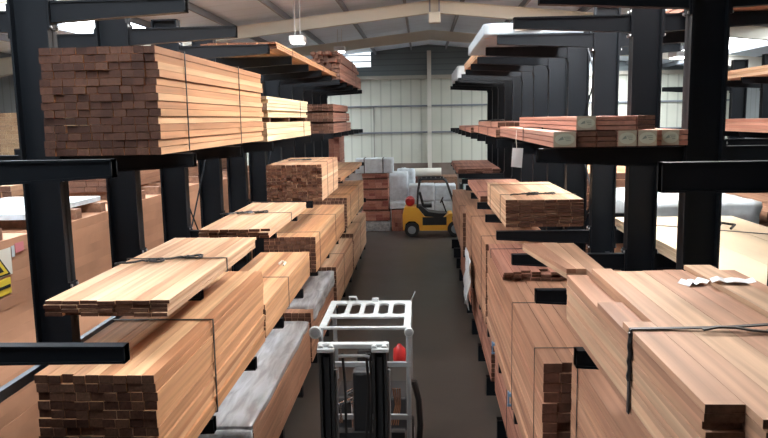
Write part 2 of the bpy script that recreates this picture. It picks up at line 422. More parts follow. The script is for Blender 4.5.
def pack(label, X, Y, Z, cols, rows, mats=(None, None), straps=(), group='strapped packs of timber boards', parts=False,
         name='timber_pack', cat='timber pack', jit=.02, skip=None, xs=None, seed=0, knots=(), gap=.007, sjit=.004, cdrop=None, rz=0., strapw=.022, wjit=.12):
    x0, x1 = X; y0, y1 = Y; z0, z1 = Z
    rnd = random.Random(seed*77+13)
    base = ((x0+x1)/2, (y0+y1)/2, z0)
    t = thing(name, label, cat, base, group, rz)
    mats = [mats[0] or CED, mats[1] or CED_END]
    boards = []
    hgt = (z1-z0)/rows
    for r in range(rows):
        ws = [1+rnd.uniform(-wjit, wjit) for _ in range(cols)]; tot = sum(ws); x = x0
        dx = rnd.uniform(-sjit, sjit)
        for c in range(cols):
            w = (x1-x0)*ws[c]/tot if not xs else xs[c+1]-xs[c]
            ya = y0 + rnd.uniform(0, jit) + (rnd.uniform(0, jit*1.5) if rnd.random() < .15 else 0); yb = y1 - rnd.uniform(0, jit)
            if cdrop:
                q = cdrop(r, c)
                if q is None: x += w; continue
                ya, yb = (q[0] if q[0] is not None else ya), (q[1] if q[1] is not None else yb)
            zz = z0+r*hgt
            tp = hgt-gap - (rnd.uniform(0, .004) if r == rows-1 else 0)
            edge = (r == rows-1) or c in (0, cols-1) or r == 0
            ex = rnd.uniform(-.4, .4)*sjit
            boards.append((edge, (x+gap/2+dx+(ex if c == 0 else 0), x+w-gap/2+dx+(ex if c == cols-1 else 0), ya, yb, zz, zz+tp)))
            x += w
    if parts:
        # boards that show largest first: top layer, aisle side, near end
        boards.sort(key=lambda b: (not b[0], -b[1][5]))
        solo, rest = boards[:100], boards[100:]
        for _, b in solo:
            cx, cy, cz = (b[0]+b[1])/2, (b[2]+b[3])/2, b[4]
            mb = MB().box(b[0]-cx, b[1]-cx, b[2]-cy, b[3]-cy, 0, b[5]-b[4], 0, 1)
            o = mb.build('board', mats, t, loc=(cx-base[0], cy-base[1], cz-base[2]))
            if cat == 'loose': pass
        if rest:
            mb = MB()
            for _, b in rest: mb.box(*b, 0, 1)
            o = mb.build('board_filling', mats, t, off=base); o['kind'] = 'stuff'
    else:
        mb = MB()
        for _, b in boards: mb.box(*b, 0, 1)
        mb.build('board_stack', mats, t, off=base)
    for sy in straps:
        strap(t, x0-sjit, x1+sjit, sy, z0, z1, off=base, w=strapw)
    for i, (kx, ky) in enumerate(knots): knot(t, kx, ky, z1, base, seed=i+3)
    return t
def wrapshell(parent, X, Y, Z, off, amp=.02, name='plastic_wrap', mat=None, openend=False, seed=1):
    x0, x1 = X; y0, y1 = Y; z0, z1 = Z
    bm = bmesh.new()
    bmesh.ops.create_cube(bm, size=1)
    for v in bm.verts: v.co = Vector(((x0+x1)/2+v.co.x*(x1-x0), (y0+y1)/2+v.co.y*(y1-y0), (z0+z1)/2+v.co.z*(z1-z0)))
    bmesh.ops.subdivide_edges(bm, edges=bm.edges[:], cuts=14, use_grid_fill=True)
    bm.normal_update()
    for v in bm.verts:
        c = v.co.copy(); n = noise.noise(c*3.1+Vector((seed,0,0)))*.6 + noise.noise(c*8.3+Vector((0,seed,0)))*.5
        v.co += v.normal*(amp*.9+amp*n)
    me = bpy.data.meshes.new(name); 
    for v in bm.verts: v.co -= Vector(off)
    bm.to_mesh(me); bm.free(); me.materials.append(mat or WRAP)
    me.polygons.foreach_set('use_smooth', [True]*len(me.polygons))
    o = bpy.data.objects.new(name, me); COL.objects.link(o)
    if parent: o.parent = parent
    return o

def bearers(bs, t, off):
    for b in bs: MB().box(*b).build('bearer', DARKB, t, off=off)
G = {'LB': 'packs on the upper left arms', 'LC': 'packs on the middle left arms', 'LD': 'packs on the lower left arms', 'LE': 'packs on the left rack feet',
     'RB': 'slim packs on the upper right arms', 'RC': 'packs on the middle right arms', 'RD': 'packs on the lower right arms'}
# --- left, upper level
pack('tall strapped pack of orange cedar boards with dark ends on the upper left arms', (-3.465, -2.38), (6.5, 10.85), (4.66, 5.645), 10, 14, mats=(CED, B1_END),
     straps=(7.25, 9.4), parts=True, group=G['LB'], jit=.02, sjit=.018, gap=.005, seed=1)
t = pack('low pack of pale straw-coloured boards under loose slats on the upper left arms', (-3.4, -2.38), (11.1, 15.6), (4.63, 4.93), 6, 3, mats=(OAK, OAK_END), straps=(14.6,), group=G['LB'], seed=2, jit=.05)
bearers([(-3.4, -2.42, 11.5, 11.6, 4.93, 5.0), (-3.4, -2.42, 13.2, 13.3, 4.93, 5.0), (-3.4, -2.42, 15.1, 15.2, 4.93, 5.0)], t, (-2.89, 13.35, 4.63))
pack('bundle of loose pale slats lying on top of the low straw-coloured pack', (-3.4, -2.40), (11.1, 15.3), (5.005, 5.34), 8, 6, mats=(OAK, OAK_END), straps=(14.2,), group=G['LB'], seed=3, jit=.22, sjit=.03)
for k, (z0, z1, w) in enumerate(((4.60, 4.86, 'lowest'), (4.90, 5.14, 'middle'), (5.18, 5.36, 'topmost'))):
    t = pack('%s of three dark-ended brown packs stacked at the far end of the upper left arms' % w, (-3.2, -2.25), (18.6, 23.2-k*.4), (z0, z1), 7, 3, mats=(CED_R, BRN_END), straps=(21.8,), group=G['LB'], seed=5+k)
    if k < 2:
        bearers([(-3.2, -2.27, 18.9, 19.0, z1, z1+.038), (-3.2, -2.27, 22., 22.1, z1, z1+.038)], t, (-2.725, (18.6+23.2-k*.4)/2, z0))
# --- left, top level
pack('flat pack of orange boards jutting over the arm tips on the top left level', (-3.4, -2.19), (11.1, 19.2), (6.045, 6.15), 8, 3, straps=(12.5, 16.5), group='packs on the top left arms', seed=9, jit=.1)
pack('rough stack of reddish boards with uneven ends at the far top left', (-3.15, -2.17), (19.6, 26.6), (6.03, 6.4), 8, 4, mats=(CED_R, BRN_END), straps=(24.4,), group='packs on the top left arms', seed=10, jit=.25)
pack('untidy upper heap of reddish boards on the far top left stack', (-3.05, -2.25), (20.0, 26.2), (6.42, 6.83), 7, 4, mats=(CED_R, BRN_END), straps=(23.8,), group='packs on the top left arms', seed=11, jit=.45, sjit=.04)
# --- left, middle level
pack('flat pack of pale boards with black strap and buckle, nearest on the middle left arms', (-3.19, -2.13), (5.74, 9.0), (3.345, 3.485), 7, 4, mats=(CED_L, CED_END),
     strapw=.032, straps=(7.55,), knots=((-2.5, 7.55), (-2.85, 7.35)), parts=True, group=G['LC'], jit=.03, seed=12, sjit=.012, gap=.004)
pack('flat pack of pale boards behind the nearest flat pack on the middle left arms', (-3.1, -2.11), (9.7, 13.0), (3.345, 3.475), 7, 3, mats=(CED_L, CED_END),
     straps=(11.4,), knots=((-2.85, 11.35), (-2.6, 11.4)), parts=True, group=G['LC'], jit=.05, seed=13)
pack('block-shaped strapped pack with dark brown ends on the middle left arms', (-3.1, -1.98), (14.2, 17.0), (3.345, 4.08), 11, 11, mats=(CED_L, CED_END),
     straps=(15.0, 16.0), knots=((-2.5, 15.5),), parts=True, group=G['LC'], jit=.03, seed=14)
pack('thin brown pack at the far end of the middle left arms', (-3.1, -2.1), (18.6, 25.4), (3.345, 3.46), 7, 2, mats=(CED, BRN_END), straps=(21.5,), group=G['LC'], seed=15)
# --- left, lower level
pack('large foreground pack of cedar boards with dark ends on the lower left arms', (-3.14, -2.15), (5.42, 9.4), (1.985, 2.955), 9, 13,
     strapw=.035, straps=(7.0,), parts=True, group=G['LD'], jit=.018, sjit=.012, gap=.004, seed=16)
pack('pack of reddish boards with thick top planks behind the large foreground pack', (-3.1, -2.16), (9.5, 13.5), (1.985, 2.46), 6, 6,
     straps=(11.2,), parts=True, group=G['LD'], jit=.05, seed=17)
MB().tube([(-2.5,12.2,2.475),(-2.45,12.25,2.52),(-2.38,12.2,2.5),(-2.4,12.1,2.475)], .02, 6).build('paper_scrap', PAPER)
bpy.data.objects['paper_scrap']['label'] = 'small crumpled white paper scrap on the reddish plank pack'; bpy.data.objects['paper_scrap']['category'] = 'paper'
pack('strapped pack with very dark ends in the middle of the lower left arms', (-3.1, -2.08), (13.75, 19.1), (1.985, 2.7), 10, 9, mats=(CED, BRN_END), straps=(14.3, 17.), group=G['LD'], seed=18, parts=True)
pack('strapped pale-sided pack at the far end of the lower left arms', (-3.05, -2.05), (19.5, 25.2), (1.985, 2.83), 9, 10, mats=(CED, BRN_END), straps=(20.4, 23.), group=G['LD'], seed=19)
# --- left, on the feet, plastic wrapped
t = pack('long board pack half wrapped in crumpled clear plastic, nearest on the left rack feet', (-3.1, -2.12), (8.4, 13.0), (.36, 1.2), 8, 9, mats=(RDW, CED_END), group=G['LE'], seed=20)
wrapshell(t, (-3.12, -2.14), (8.36, 12.95), (1.14, 1.215), (-2.61, 10.7, .36), .02)
wrapshell(t, (-3.1, -2.14), (8.31, 8.37), (.42, 1.16), (-2.61, 10.7, .36), .02, seed=6)
t = pack('second board pack under crumpled clear plastic on the left rack feet', (-3.1, -2.12), (13.15, 16.7), (.36, 1.34), 8, 10, mats=(RDW, BRN_END), group=G['LE'], seed=21)
wrapshell(t, (-3.12, -2.13), (13.5, 16.6), (1.12, 1.37), (-2.61, 14.925, .36), .05, seed=3)
pack('unwrapped pale board pack at the far end of the left rack feet', (-3.1, -2.1), (17.1, 21.4), (.36, 1.4), 8, 10, mats=(CED_L, BRN_END), straps=(18.8,), group=G['LE'], seed=22)
pack('last pale board pack beside the brick-red stack on the left rack feet', (-3.1, -2.1), (21.6, 26.6), (.36, 1.5), 8, 10, mats=(CED_L, BRN_END), straps=(24.,), group=G['LE'], seed=23)

# --- right foreground pack: six columns of planks of unequal length
fx0, fx1, fz0, ft = 1.16, 2.38, 3.275, .0405
fxs = [1.16, 1.325, 1.475, 1.69, 1.85, 2.0, 2.2, 2.38]
def fdrop(r, c):
    y0 = 2.9 + (.0 if c == 0 else -.12-.06*c) + (.03 if (r*7+c) % 3 == 0 else 0)
    if c == 0:
        y1 = {11: 4.12, 10: 4.72}.get(r, 5.75)
    elif c == 1: y1 = 7.0 if r in (9, 10) else 5.6
    else: y1 = 5.5 + .02*((r*5+c) % 3)
    if r == 12 and c != 5: return None
    return (y0, y1)
FG = pack('large foreground pack of wide cedar planks under a thick black strap, middle right arms', (fx0, fx1), (2.6, 7.0), (fz0, fz0+13*ft), 7, 13, mats=(CED_F, END_F), parts=True,
     group=G['RC'], cdrop=fdrop, seed=30, wjit=0.0, sjit=.004, gap=.0025, xs=fxs)
bb = ((fx0+fx1)/2, 4.8, fz0)
for q in (5, 6):      # two long planks fanned out towards the aisle
    for (n0, n1, f0, f1) in ((1.165, 1.24, .985, 1.15), (1.245, 1.32, 1.155, 1.315)):
        z = fz0+(q+4)*ft; mb = MB()
        mb.hexa([(n0,5.79,z),(n1,5.79,z),(f1,7.02+.02*(q%2),z),(f0,7.02+.02*(q%2),z),(n0,5.79,z+ft-.002),(n1,5.79,z+ft-.002),(f1,7.02+.02*(q%2),z+ft-.002),(f0,7.02+.02*(q%2),z+ft-.002)])
        mb.build('board', [CED_F, END_F], FG, off=bb)
base = Vector((( fx0+fx1)/2, 4.8, fz0))
ztop = fz0+11*ft
mb = MB()   # the strap with its loose twisted tail
mb.box(fx0-.012, fx0-.005, 3.93, 3.97, fz0, ztop+ft+.005)
pts = [(fx0-.008,3.95,ztop+ft+.006),(fx0+.2,3.95,ztop+ft+.008),(fx0+.5,3.93,ztop+ft+.02),(fx0+.85,3.92,ztop+2*ft+.005),(fx1+.01,3.94,ztop+ft+.01)]
for a, b in zip(pts, pts[1:]): mb.bar(a, b, .032, .007)
mb.build('strap', STRAPM, FG, off=base)
mb = MB()
pts = [(fx0-.012+.003*math.sin(i*1.9), 3.935+.006*math.sin(i*2.3), ztop+ft-.01-i*.028) for i in range(11)]
mb.tube(pts, .014, 6)
mb.build('strap_tail', STRAPM, FG, off=base)
mb = MB()
pts = [(fx0+.36+.085*i, 3.88+.012*math.sin(i*1.5), ztop+ft+.022+(.035 if i > 4 else 0)+.012*math.sin(i*1.1)) for i in range(10)]
for a, b in zip(pts, pts[1:]): mb.bar(a, b, .026, .010)
mb.build('strap_tail', STRAPM, FG, off=base)
mb = MB()   # white delivery tag taped on top
def sheet(mb, cx, cy, z, w, h, rz, lift):
    c, s = math.cos(rz), math.sin(rz); n = 6; k = len(mb.v)
    for i in range(n+1):
        for (v) in (-h/2, h/2):
            u = -w/2+w*i/n; mb.v.append((cx+u*c-v*s, cy+u*s+v*c, z+lift*math.sin(i*1.35)**2+.004))
            mb.v.append((cx+u*c-v*s, cy+u*s+v*c, z+lift*math.sin(i*1.35)**2+.001))
    for i in range(n):
        a = k+i*4
        for f in ((a,a+4,a+6,a+2),(a+1,a+3,a+7,a+5),(a,a+1,a+5,a+4),(a+2,a+6,a+7,a+3)): mb.f.append(f); mb.m.append(0)
sheet(mb, 1.90, 5.05, ztop+ft, .17, .12, .35, .03); sheet(mb, 2.11, 4.92, ztop+2*ft+.004, .27, .13, -.25, .02)
mb.build('delivery_note', WHITE, FG, off=base)
# --- right, middle level further packs
pack('neat strapped pack of long boards with reddish ends on the middle right arms', (1.27, 2.45), (10.95, 14.0), (3.275, 3.7), 6, 8, mats=(CED_L, CED_END), straps=(11.6, 13.3),
     knots=((1.75, 11.6), (2.0, 11.55)), parts=True, group=G['RC'], seed=31)
pack('low thin pack behind the neat strapped pack on the middle right arms', (1.16, 2.35), (14.3, 18.2), (3.275, 3.4), 6, 2, mats=(CED_R, CED_END), straps=(15.,), group=G['RC'], seed=32)
pack('ridged brown pack on the far right middle arms close to the yellow forklift', (1.1, 2.38), (21.6, 26.2), (3.275, 3.42), 5, 3, mats=(CED_R, BRN_END), straps=(22.6, 24.2), group=G['RC'], seed=33, sjit=.03, jit=.12)
# --- right, lower level
pack('dark pinkish pack under the foreground planks, tied with cord, lower right arms', (1.38, 2.38), (2.9, 6.56), (1.225, 2.75), 6, 14, mats=(RDW, CED_END), straps=(6.25,), group=G['RD'], seed=34)
def rd(r, c): return None if (r == 15 and False) else (None, None)
pack('tall strapped pack of thin boards with very dark near end, lower right arms', (1.14, 2.4), (6.66, 12.6), (1.225, 2.62), 8, 14, mats=(RDW, DARKB), straps=(7.1, 8.9), parts=True, group=G['RD'], seed=35, sjit=.012, jit=.03, strapw=.012)
pack('thin layer of short boards lying on the tall lower right pack', (1.15, 2.38), (10.1, 12.5), (2.625, 2.76), 9, 3, mats=(CED_R, BRN_END), straps=(11.9,), group=G['RD'], seed=36, jit=.12)
pack('pale-sided pack behind the tall pack on the lower right arms', (1.13, 2.38), (12.75, 18.6), (1.225, 2.7), 7, 12, mats=(RDW, BRN_END), straps=(13.6, 16.4), group=G['RD'], seed=37)
pack('last small-ended pack beside the forklift on the lower right arms', (1.10, 2.3), (19.4, 26.0), (1.225, 2.38), 6, 9, mats=(RDW, BRN_END), straps=(21.,), group=G['RD'], seed=38)
t = pack('dim pack of boards on the right rack feet nearest the camera', (1.2, 2.38), (6.9, 11.8), (.345, 1.05), 8, 8, mats=(CED_R, BRN_END), straps=(8., 10.), group='packs on the right rack feet', seed=39)
pack('dim pack of boards further along on the right rack feet', (1.18, 2.38), (12.2, 17.), (.345, 1.0), 8, 8, mats=(CED_R, BRN_END), straps=(14.,), group='packs on the right rack feet', seed=40)
t = pack('pack half covered by a white plastic sheet on the right rack feet', (1.18, 2.38), (17.4, 22.), (.345, 1.05), 8, 8, mats=(CED_R, BRN_END), straps=(), group='packs on the right rack feet', seed=41)
for i, (y, z, w) in enumerate(((9.0, 1.16, 'below the tall dark-ended pack'), (7.45, 1.16, 'nearest the camera at the pack foot'), (11.1, 1.16, 'farther back at the pack foot'))):
    mb = MB(); mb.box(1.085, 1.10, y-.03, y+.03, 1.24, 1.42); mb.box(1.085, 1.125, y-.035, y+.035, 1.36, 1.40); mb.box(1.08, 1.128, y-.015, y+.015, 1.22, 1.25)
    tag(mb.build('corner_clip', BLUE), 'small blue edge protector clip, '+w, 'clip', 'blue clips on the right packs')
# white plastic sheet hanging beside the aisle
mb = MB(); n = 12; k0 = 0
for i in range(n+1):
    for j in range(5):
        y = 15.2+j*.35; z = 2.15-1.15*i/n
        mb.v.append((1.02-.03*math.sin(i*.9+j*1.7)-.05*(i/n), y+.25*(i/n), z-.25+.05*math.sin(j*2.)))
for i in range(n):
    for j in range(4): mb.f.append((i*5+j, i*5+j+1, (i+1)*5+j+1, (i+1)*5+j)); mb.m.append(0)
o = mb.build('plastic_sheet', WWRAP, smooth=True); m = o.modifiers.new('solid', 'SOLIDIFY'); m.thickness = .012
tag(o, 'loose white plastic sheet hanging down the aisle side of the right packs', 'plastic sheet')

# --- right, upper level: slim packs with labelled ends
def end_label(t, x0, x1, y, z0, z1, off, big=True):
    MB().box(x0+.004, x1-.004, y-.004, y-.001, z0+.004, z1-.004).build('end_paper', ENDP, t, off=off)
    cx, cz, a, b = (x0+x1)/2, (z0+z1)/2, (x1-x0)*.43, (z1-z0)*.36
    poly = [(cx+a*math.cos(q*math.pi/10), cz+b*math.sin(q*math.pi/10)) for q in range(20)]
    MB().prism(poly, 'y', y-.007, y-.0045).build('oval_mark', OVAL, t, off=off)
    mb = MB()
    mb.prism([(cx-a*.7, cz-b*.25), (cx-a*.1, cz-b*.05), (cx-a*.2, cz+b*.45), (cx-a*.45, cz+b*.2)], 'y', y-.009, y-.0075)
    for k in range(3): mb.box(cx-a*.1+k*.01, cx+a*.6, y-.009, y-.0075, cz+b*(.3-.3*k), cz+b*(.3-.3*k)+.006)
    mb.build('printed_mark', PAPERG, t, off=off)
rb = [(1.205, 1.415, 6.70, 11.2, 1, 0, 'leftmost labelled slim pack in the lower row on the upper right arms'),
      (1.425, 1.60, 6.72, 11., 0, 0, 'plain dark-ended slim pack next to the leftmost labelled one, lower row'),
      (1.605, 1.785, 6.72, 11., 0, 0, 'plain dark-ended slim pack in the middle of the lower row'),
      (1.79, 1.965, 6.71, 11., 1, 0, 'labelled slim pack right of the plain ones in the lower row'),
      (1.97, 2.145, 6.71, 11., 1, 0, 'labelled slim pack with darker oval, second from right in the lower row'),
      (2.15, 2.455, 6.80, 11., 1, 0, 'wide pale labelled slim pack against the rack column, end of the lower row')]
for i, (x0, x1, y0, y1, lab, lv, lb) in enumerate(rb):
    z0 = 4.66; z1 = 4.808
    t = pack(lb, (x0, x1), (y0, y1), (z0, z1), 1 if x1-x0 < .3 else 2, 3, mats=(CED_R, BRN_END if not lab else CED_R), group=G['RB'], seed=50+i, jit=.004, sjit=.001, straps=(8.6,))
    off = ((x0+x1)/2, (y0+y1)/2, z0)
    if lab: end_label(t, x0 if i < 5 else x0+.06, x1 if i < 5 else x1-.08, y0, z0, z1, off)
for i, (x0, x1, y0, y1, lab, lb) in enumerate([(1.42, 1.60, 6.74, 10.6, 1, 'labelled slim pack lying on top of the lower row, upper right arms'),
                                   (1.605, 1.97, 6.76, 10.4, 0, 'wide reddish pack in the top row right of the labelled one'),
                                   (1.975, 2.14, 6.76, 10.4, 0, 'darker pack at the right end of the top row')]):
    t = pack(lb, (x0, x1), (y0, y1), (4.81, 4.945), 1, 3, mats=(CED_R, CED_R if i == 1 else BRN_END), group=G['RB'], seed=60+i, jit=.004, sjit=.001)
    if lab: end_label(t, x0, x1, y0, 4.81, 4.945, ((x0+x1)/2, (y0+y1)/2, 4.81))
pack('pinkish slim packs laid end to end behind the labelled ones, upper right arms', (1.16, 1.9), (11.35, 16.2), (4.63, 4.76), 4, 2, mats=(CED_R, BRN_END), straps=(12.6, 14.6), group=G['RB'], seed=64)
pack('slim pinkish pack on the far part of the upper right arms', (1.12, 2.0), (16.5, 21.6), (4.60, 4.72), 4, 2, mats=(CED_R, BRN_END), straps=(18.4,), group=G['RB'], seed=65)
pack('small top pack with a dark crumpled tie on the far upper right packs', (1.3, 1.9), (12.4, 16.6), (4.765, 4.86), 4, 1, mats=(CED_R, BRN_END), straps=(13.5,), knots=((1.4, 13.4),), group=G['RB'], seed=66)
# hanging white tag
t = thing('hanging_tag', 'white paper tag hanging on a string below the upper right packs', 'tag', (1.125, 8.6, 4.38))
mb = MB(); mb.hexa([(-.065,-.004,-.02),(.06,-.004,-.035),(.06,.0,-.035),(-.065,.0,-.02),(-.05,-.004,.2),(.075,-.004,.195),(.075,0,.195),(-.05,0,.2)]); mb.build('card', WHITE, t)
MB().tube([(0,0,.19),(-.01,0,.3),(.0,.02,.41)], .003, 5).build('string', PAPER, t)
# --- right, top level
t = pack('wide timber pack wrapped in white plastic on the top right arms', (.93, 2.3), (10.66, 14.1), (6.11, 6.24), 6, 2, mats=(CED_L, CED_END), group='packs on the top right arms', seed=70)
wrapshell(t, (.92, 2.31), (10.63, 14.1), (6.115, 6.26), (1.615, 12.38, 6.11), .01, mat=GREYWRAP)
MB().box(1.35, 1.72, 10.59, 10.605, 6.16, 6.25).build('label_sheet', PAPER, t, off=(1.615, 12.38, 6.11))
pack('brown boards sticking out beyond the arm tips on the top right', (1.12, 2.2), (14.3, 19.), (6.11, 6.3), 5, 3, mats=(CED_L, CED_END), straps=(15.,), group='packs on the top right arms', seed=71, jit=.2)
t = pack('pale grey wrapped pack at the far end of the top right arms', (1.15, 2.3), (22.6, 26.8), (6.11, 6.5), 5, 4, mats=(CED_L, CED_END), group='packs on the top right arms', seed=72)
wrapshell(t, (1.14, 2.31), (22.5, 26.85), (6.115, 6.5), (1.725, 24.7, 6.11), .012, mat=WWRAP, seed=8)
# packs on the far side of the right rack
pack('reddish boards on the back arms of the right rack, top level', (3.0, 4.1), (6.4, 11.), (6.11, 6.3), 6, 3, mats=(CED_R, BRN_END), group='packs behind the right rack', seed=73)

# ------------------------------------------------------------------ left yard beyond the rack
GL = 'tall sheet stacks left of the rack'
for i, (y0, y1, z, w) in enumerate(((3.2, 9.75, 3.0, 'nearest, with a warning sign'), (9.95, 13.4, 2.98, 'second, with a pale cover on it'), (13.6, 18.2, 3.0, 'third, below the far brown packs'), (18.4, 24., 2.9, 'farthest, near the brick-red stack'))):
    t = thing('sheet_stack', 'tall orange-brown stack of boards left of the rack, '+w, 'board stack', (-6.7, (y0+y1)/2, 0), GL)
    mb = MB(); rr = random.Random(i); z += .45
    nl = 22
    for q in range(nl):
        e = rr.uniform(0, .012); za = .12+(z-.12)*q/nl
        mb.box(-7.9, -5.5-e, y0+rr.uniform(0,.01), y1-rr.uniform(0,.02), za, za+(z-.12)/nl-.001)
    mb.build('sheets', PLY, t, off=(-6.7, (y0+y1)/2, 0))
    bearers([(-7.9, -5.55, y0+.22+(y1-y0-.6)*q/3, y0+.38+(y1-y0-.6)*q/3, 0, .12) for q in range(4)], t, (-6.7, (y0+y1)/2, 0))
    # bearers and packs on top
    for q in range(int((y1-y0)/.9)):
        y = y0+.45+q*.9
        o = MB().box(-.9, .9, -.09, .09, 0, .16).build('timber_bearer', BRN, loc=(-6.45, y, z+.001))
        tag(o, 'square dark timber bearer laid across a tall orange-brown stack', 'bearer', 'bearers on the sheet stacks')
    if i == 0:
        x = -5.492; off = (-6.7, (y0+y1)/2, 0)
        def plate(ya, yb, za, zb, d, nm_, mt): MB().prism([(ya, za), (yb, za), (yb, zb), (ya, zb)], 'x', x-.006+d, x+d).build(nm_, mt, t, off=off)
        plate(8.62, 9.2, 2.98, 3.34, .0, 'sign_sheet', PAPER)
        plate(8.62, 9.14, 2.74, 2.95, .0, 'sign_strip', SIGNY)
        MB().prism([(8.55, 2.99), (9.15, 2.99), (8.85, 3.33)], 'x', x+.001, x+.004).build('triangle_border', BLK, t, off=off)
        MB().prism([(8.61, 3.015), (9.09, 3.015), (8.85, 3.29)], 'x', x+.005, x+.008).build('warning_triangle', SIGNY, t, off=off)
        MB().prism([(8.71, 3.05), (8.99, 3.05), (8.85, 3.2)], 'x', x+.009, x+.011).build('triangle_centre', BLK, t, off=off)
        plate(8.64, 9.12, 2.82, 2.86, .006, 'strip_line', BLK)
        plate(9.31, 9.52, 3.24, 3.37, .002, 'printed_stamp', PINK)
        plate(9.22, 9.29, 3.2, 3.35, .002, 'pale_sticker', PALE_BLUE)
GY = 'brown packs on the sheet stacks'
pack('flat pack with pale blue-white cover on the second sheet stack left of the rack', (-7.4, -5.72), (9.98, 12.5), (3.595, 3.68), 4, 1, mats=(PALE_BLUE, PALE_BLUE), group=GY, seed=80, gap=.001)
pack('brown pack on bearers seen between the second and third left columns', (-7.7, -6.1), (13.8, 18.), (3.615, 3.95), 6, 3, mats=(BRN, BRN_END), group=GY, seed=82)
pack('brown pack on the farthest sheet stack left of the rack', (-7.7, -6.1), (18.6, 23.8), (3.515, 3.85), 6, 3, mats=(BRN, BRN_END), group=GY, seed=83)
# farther rows
GF = 'packs in the far left rows'
k = 0
for (x0, x1, y0, y1, z0, z1, mt, lb) in [(-12.6, -11.1, 19.5, 24., .0, 5.3, (OAK, OAK_END), 'very tall cream-coloured stack at the left edge behind the rack'),
        (-10.2, -8.6, 9., 14., 0, 3.35, (BRN, BRN_END), 'brown stack behind the sheet stacks on the near left'),
        (-10.2, -8.6, 14.6, 20., 0, 3.7, (CED_L, BRN_END), 'paler brown stack behind the sheet stacks, mid left'),
        (-10.2, -8.6, 21., 27., 0, 3.9, (CED_R, BRN_END), 'reddish stack behind the sheet stacks, far left'),
        (-12.6, -11.1, 11., 17.8, 0, 3.9, (BRN, BRN_END), 'brown stack in the outermost left row')]:
    pack(lb, (x0, x1), (y0, y1), (z0, z1), 8, int((z1-z0)/.12), mats=mt, group=GF, seed=90+k, straps=((y0+y1)/2,), name='timber_stack', cat='timber stack'); k += 1
# far orange-red tall stack by the left rack end
for k, (z0, z1) in enumerate(((0.0, 1.1), (1.12, 2.2), (2.22, 3.3), (3.32, 4.35))):
    pack(['bottom', 'second', 'third', 'topmost'][k]+' block of the orange-red stack behind the left rack end', (-4.1, -3.2), (28.2, 30.), (z0, z1), 4, 6, mats=(TERRA, TERRA_END), straps=(28.6,), group='orange-red blocks behind the left rack', seed=100+k)

# ------------------------------------------------------------------ far end of the aisle
def block(label, X, Y, Z, c, r, seed, grp, mats=(TERRA, TERRA_END), straps=()):
    return pack(label, X, Y, Z, c, r, mats=mats, straps=straps, group=grp, seed=seed, jit=.03, name='timber_block')
GT = 'terracotta blocks stacked at the aisle end'
zs = [0.0, .5, .98, 1.45, 1.92, 2.38, 2.66]
nmz = ['bottom', 'second from the floor', 'third from the floor', 'fourth from the floor', 'fifth from the floor', 'topmost']
for k in range(6):
    e = .06 if k < 2 else 0
    t = block(nmz[k]+' terracotta block in the stack under the white box', (-2.62-e, -1.48+e), (31.5-e, 32.6), (zs[k]+.0, zs[k+1]-.08), 4, 3, 110+k, GT)
    if k < 5: bearers([(-2.6, -1.5, 31.6, 31.7, zs[k+1]-.08, zs[k+1]-.002), (-2.6, -1.5, 32.4, 32.5, zs[k+1]-.08, zs[k+1]-.002)], t, (-2.05, (31.5-e+32.6)/2, zs[k]))
    if k == 0: wrapshell(t, (-2.69, -1.41), (31.42, 32.6), (.02, .44), (-2.05, 32.02, 0), .008, seed=5)
t = thing('wrapped_box', 'white plastic-wrapped box with two black straps on top of the terracotta stack', 'wrapped box', (-2.1, 31.9, 2.6))
wrapshell(t, (-.78, .85), (-.5, .5), (.0, .62), (0, 0, 0), .012, name='box_wrap', mat=WWRAP, seed=4)
for x in (-.4, .42): strap(t, -.8, .87, 0, 0, .64) if False else MB().box(x-.02, x+.02, -.53, .53, -.0, .665).build('strap', STRAPM, t)
def lump(label, name, loc, size, mat, cat, seed, amp=.06, group=None):
    o = wrapshell(None, (-size[0]/2, size[0]/2), (-size[1]/2, size[1]/2), (0, size[2]), (0, 0, 0), amp, name=name, mat=mat, seed=seed)
    o.location = loc; tag(o, label, cat, group); return o
lump('tall lumpy white plastic-wrapped load right of the terracotta stack', 'wrapped_load', (-1.05, 33.2, 0.02), (.75, .9, 2.45), WWRAP, 'wrapped load', 11, .05)
lump('low white wrapped load in front of the tall white one', 'wrapped_load', (-1.07, 31.95, 1.02), (.6, .8, .22), WWRAP, 'wrapped load', 12, .04)
block('low terracotta block left of the yellow forklift', (-1.35, -.78), (31.5, 32.4), (0.0, .96), 4, 5, 120, 'low blocks by the forklift', straps=(31.9,))
block('brown block between the forklift and the white load', (-.5, .1), (33.35, 33.9), (0, 1.0), 3, 5, 121, 'low blocks by the forklift')
for k, (x0, x1, z0, z1) in enumerate(((-.55, .55, 1.3, 1.98), (.6, 1.5, 1.3, 1.95), (-.55, .5, .5, 1.25), (.55, 1.6, .5, 1.25))):
    lump(['upper left', 'upper right', 'lower left', 'lower right'][k]+' white wrapped pallet load behind the yellow forklift', 'wrapped_load', ((x0+x1)/2, 32.6 if k != 0 else 32.5, z0), (x1-x0, 1.1, z1-z0), WWRAP, 'wrapped load', 20+k, .02, 'white loads behind the forklift')
tb = MB().box(-.6, 1.8, 31.95, 33.2, 0, .44).build('pallet_base', BRN); tag(tb, 'low dark wooden pallet base under the white loads', 'pallet')
tb = MB().box(-.0, 1.7, 34.4, 35.8, 0, 2.15).build('crate', BRN); tag(tb, 'large brown crate against the far block wall', 'crate')
t = thing('fabric_roll', 'cream roll lying on top of the crate behind the forklift', 'roll', (.2, 34.8, 2.36))
MB().lathe((-.55,0,0), 'x', [(0,.1),(0,.2),(1.3,.2),(1.3,.1)], 18).build('roll_body', PAPER, t, smooth=False)
lump('dark-strapped white sack leaning on the roll', 'sack', (-.75, 34.3, .02), (.7, .5, 2.5), WWRAP, 'sack', 31, .08)
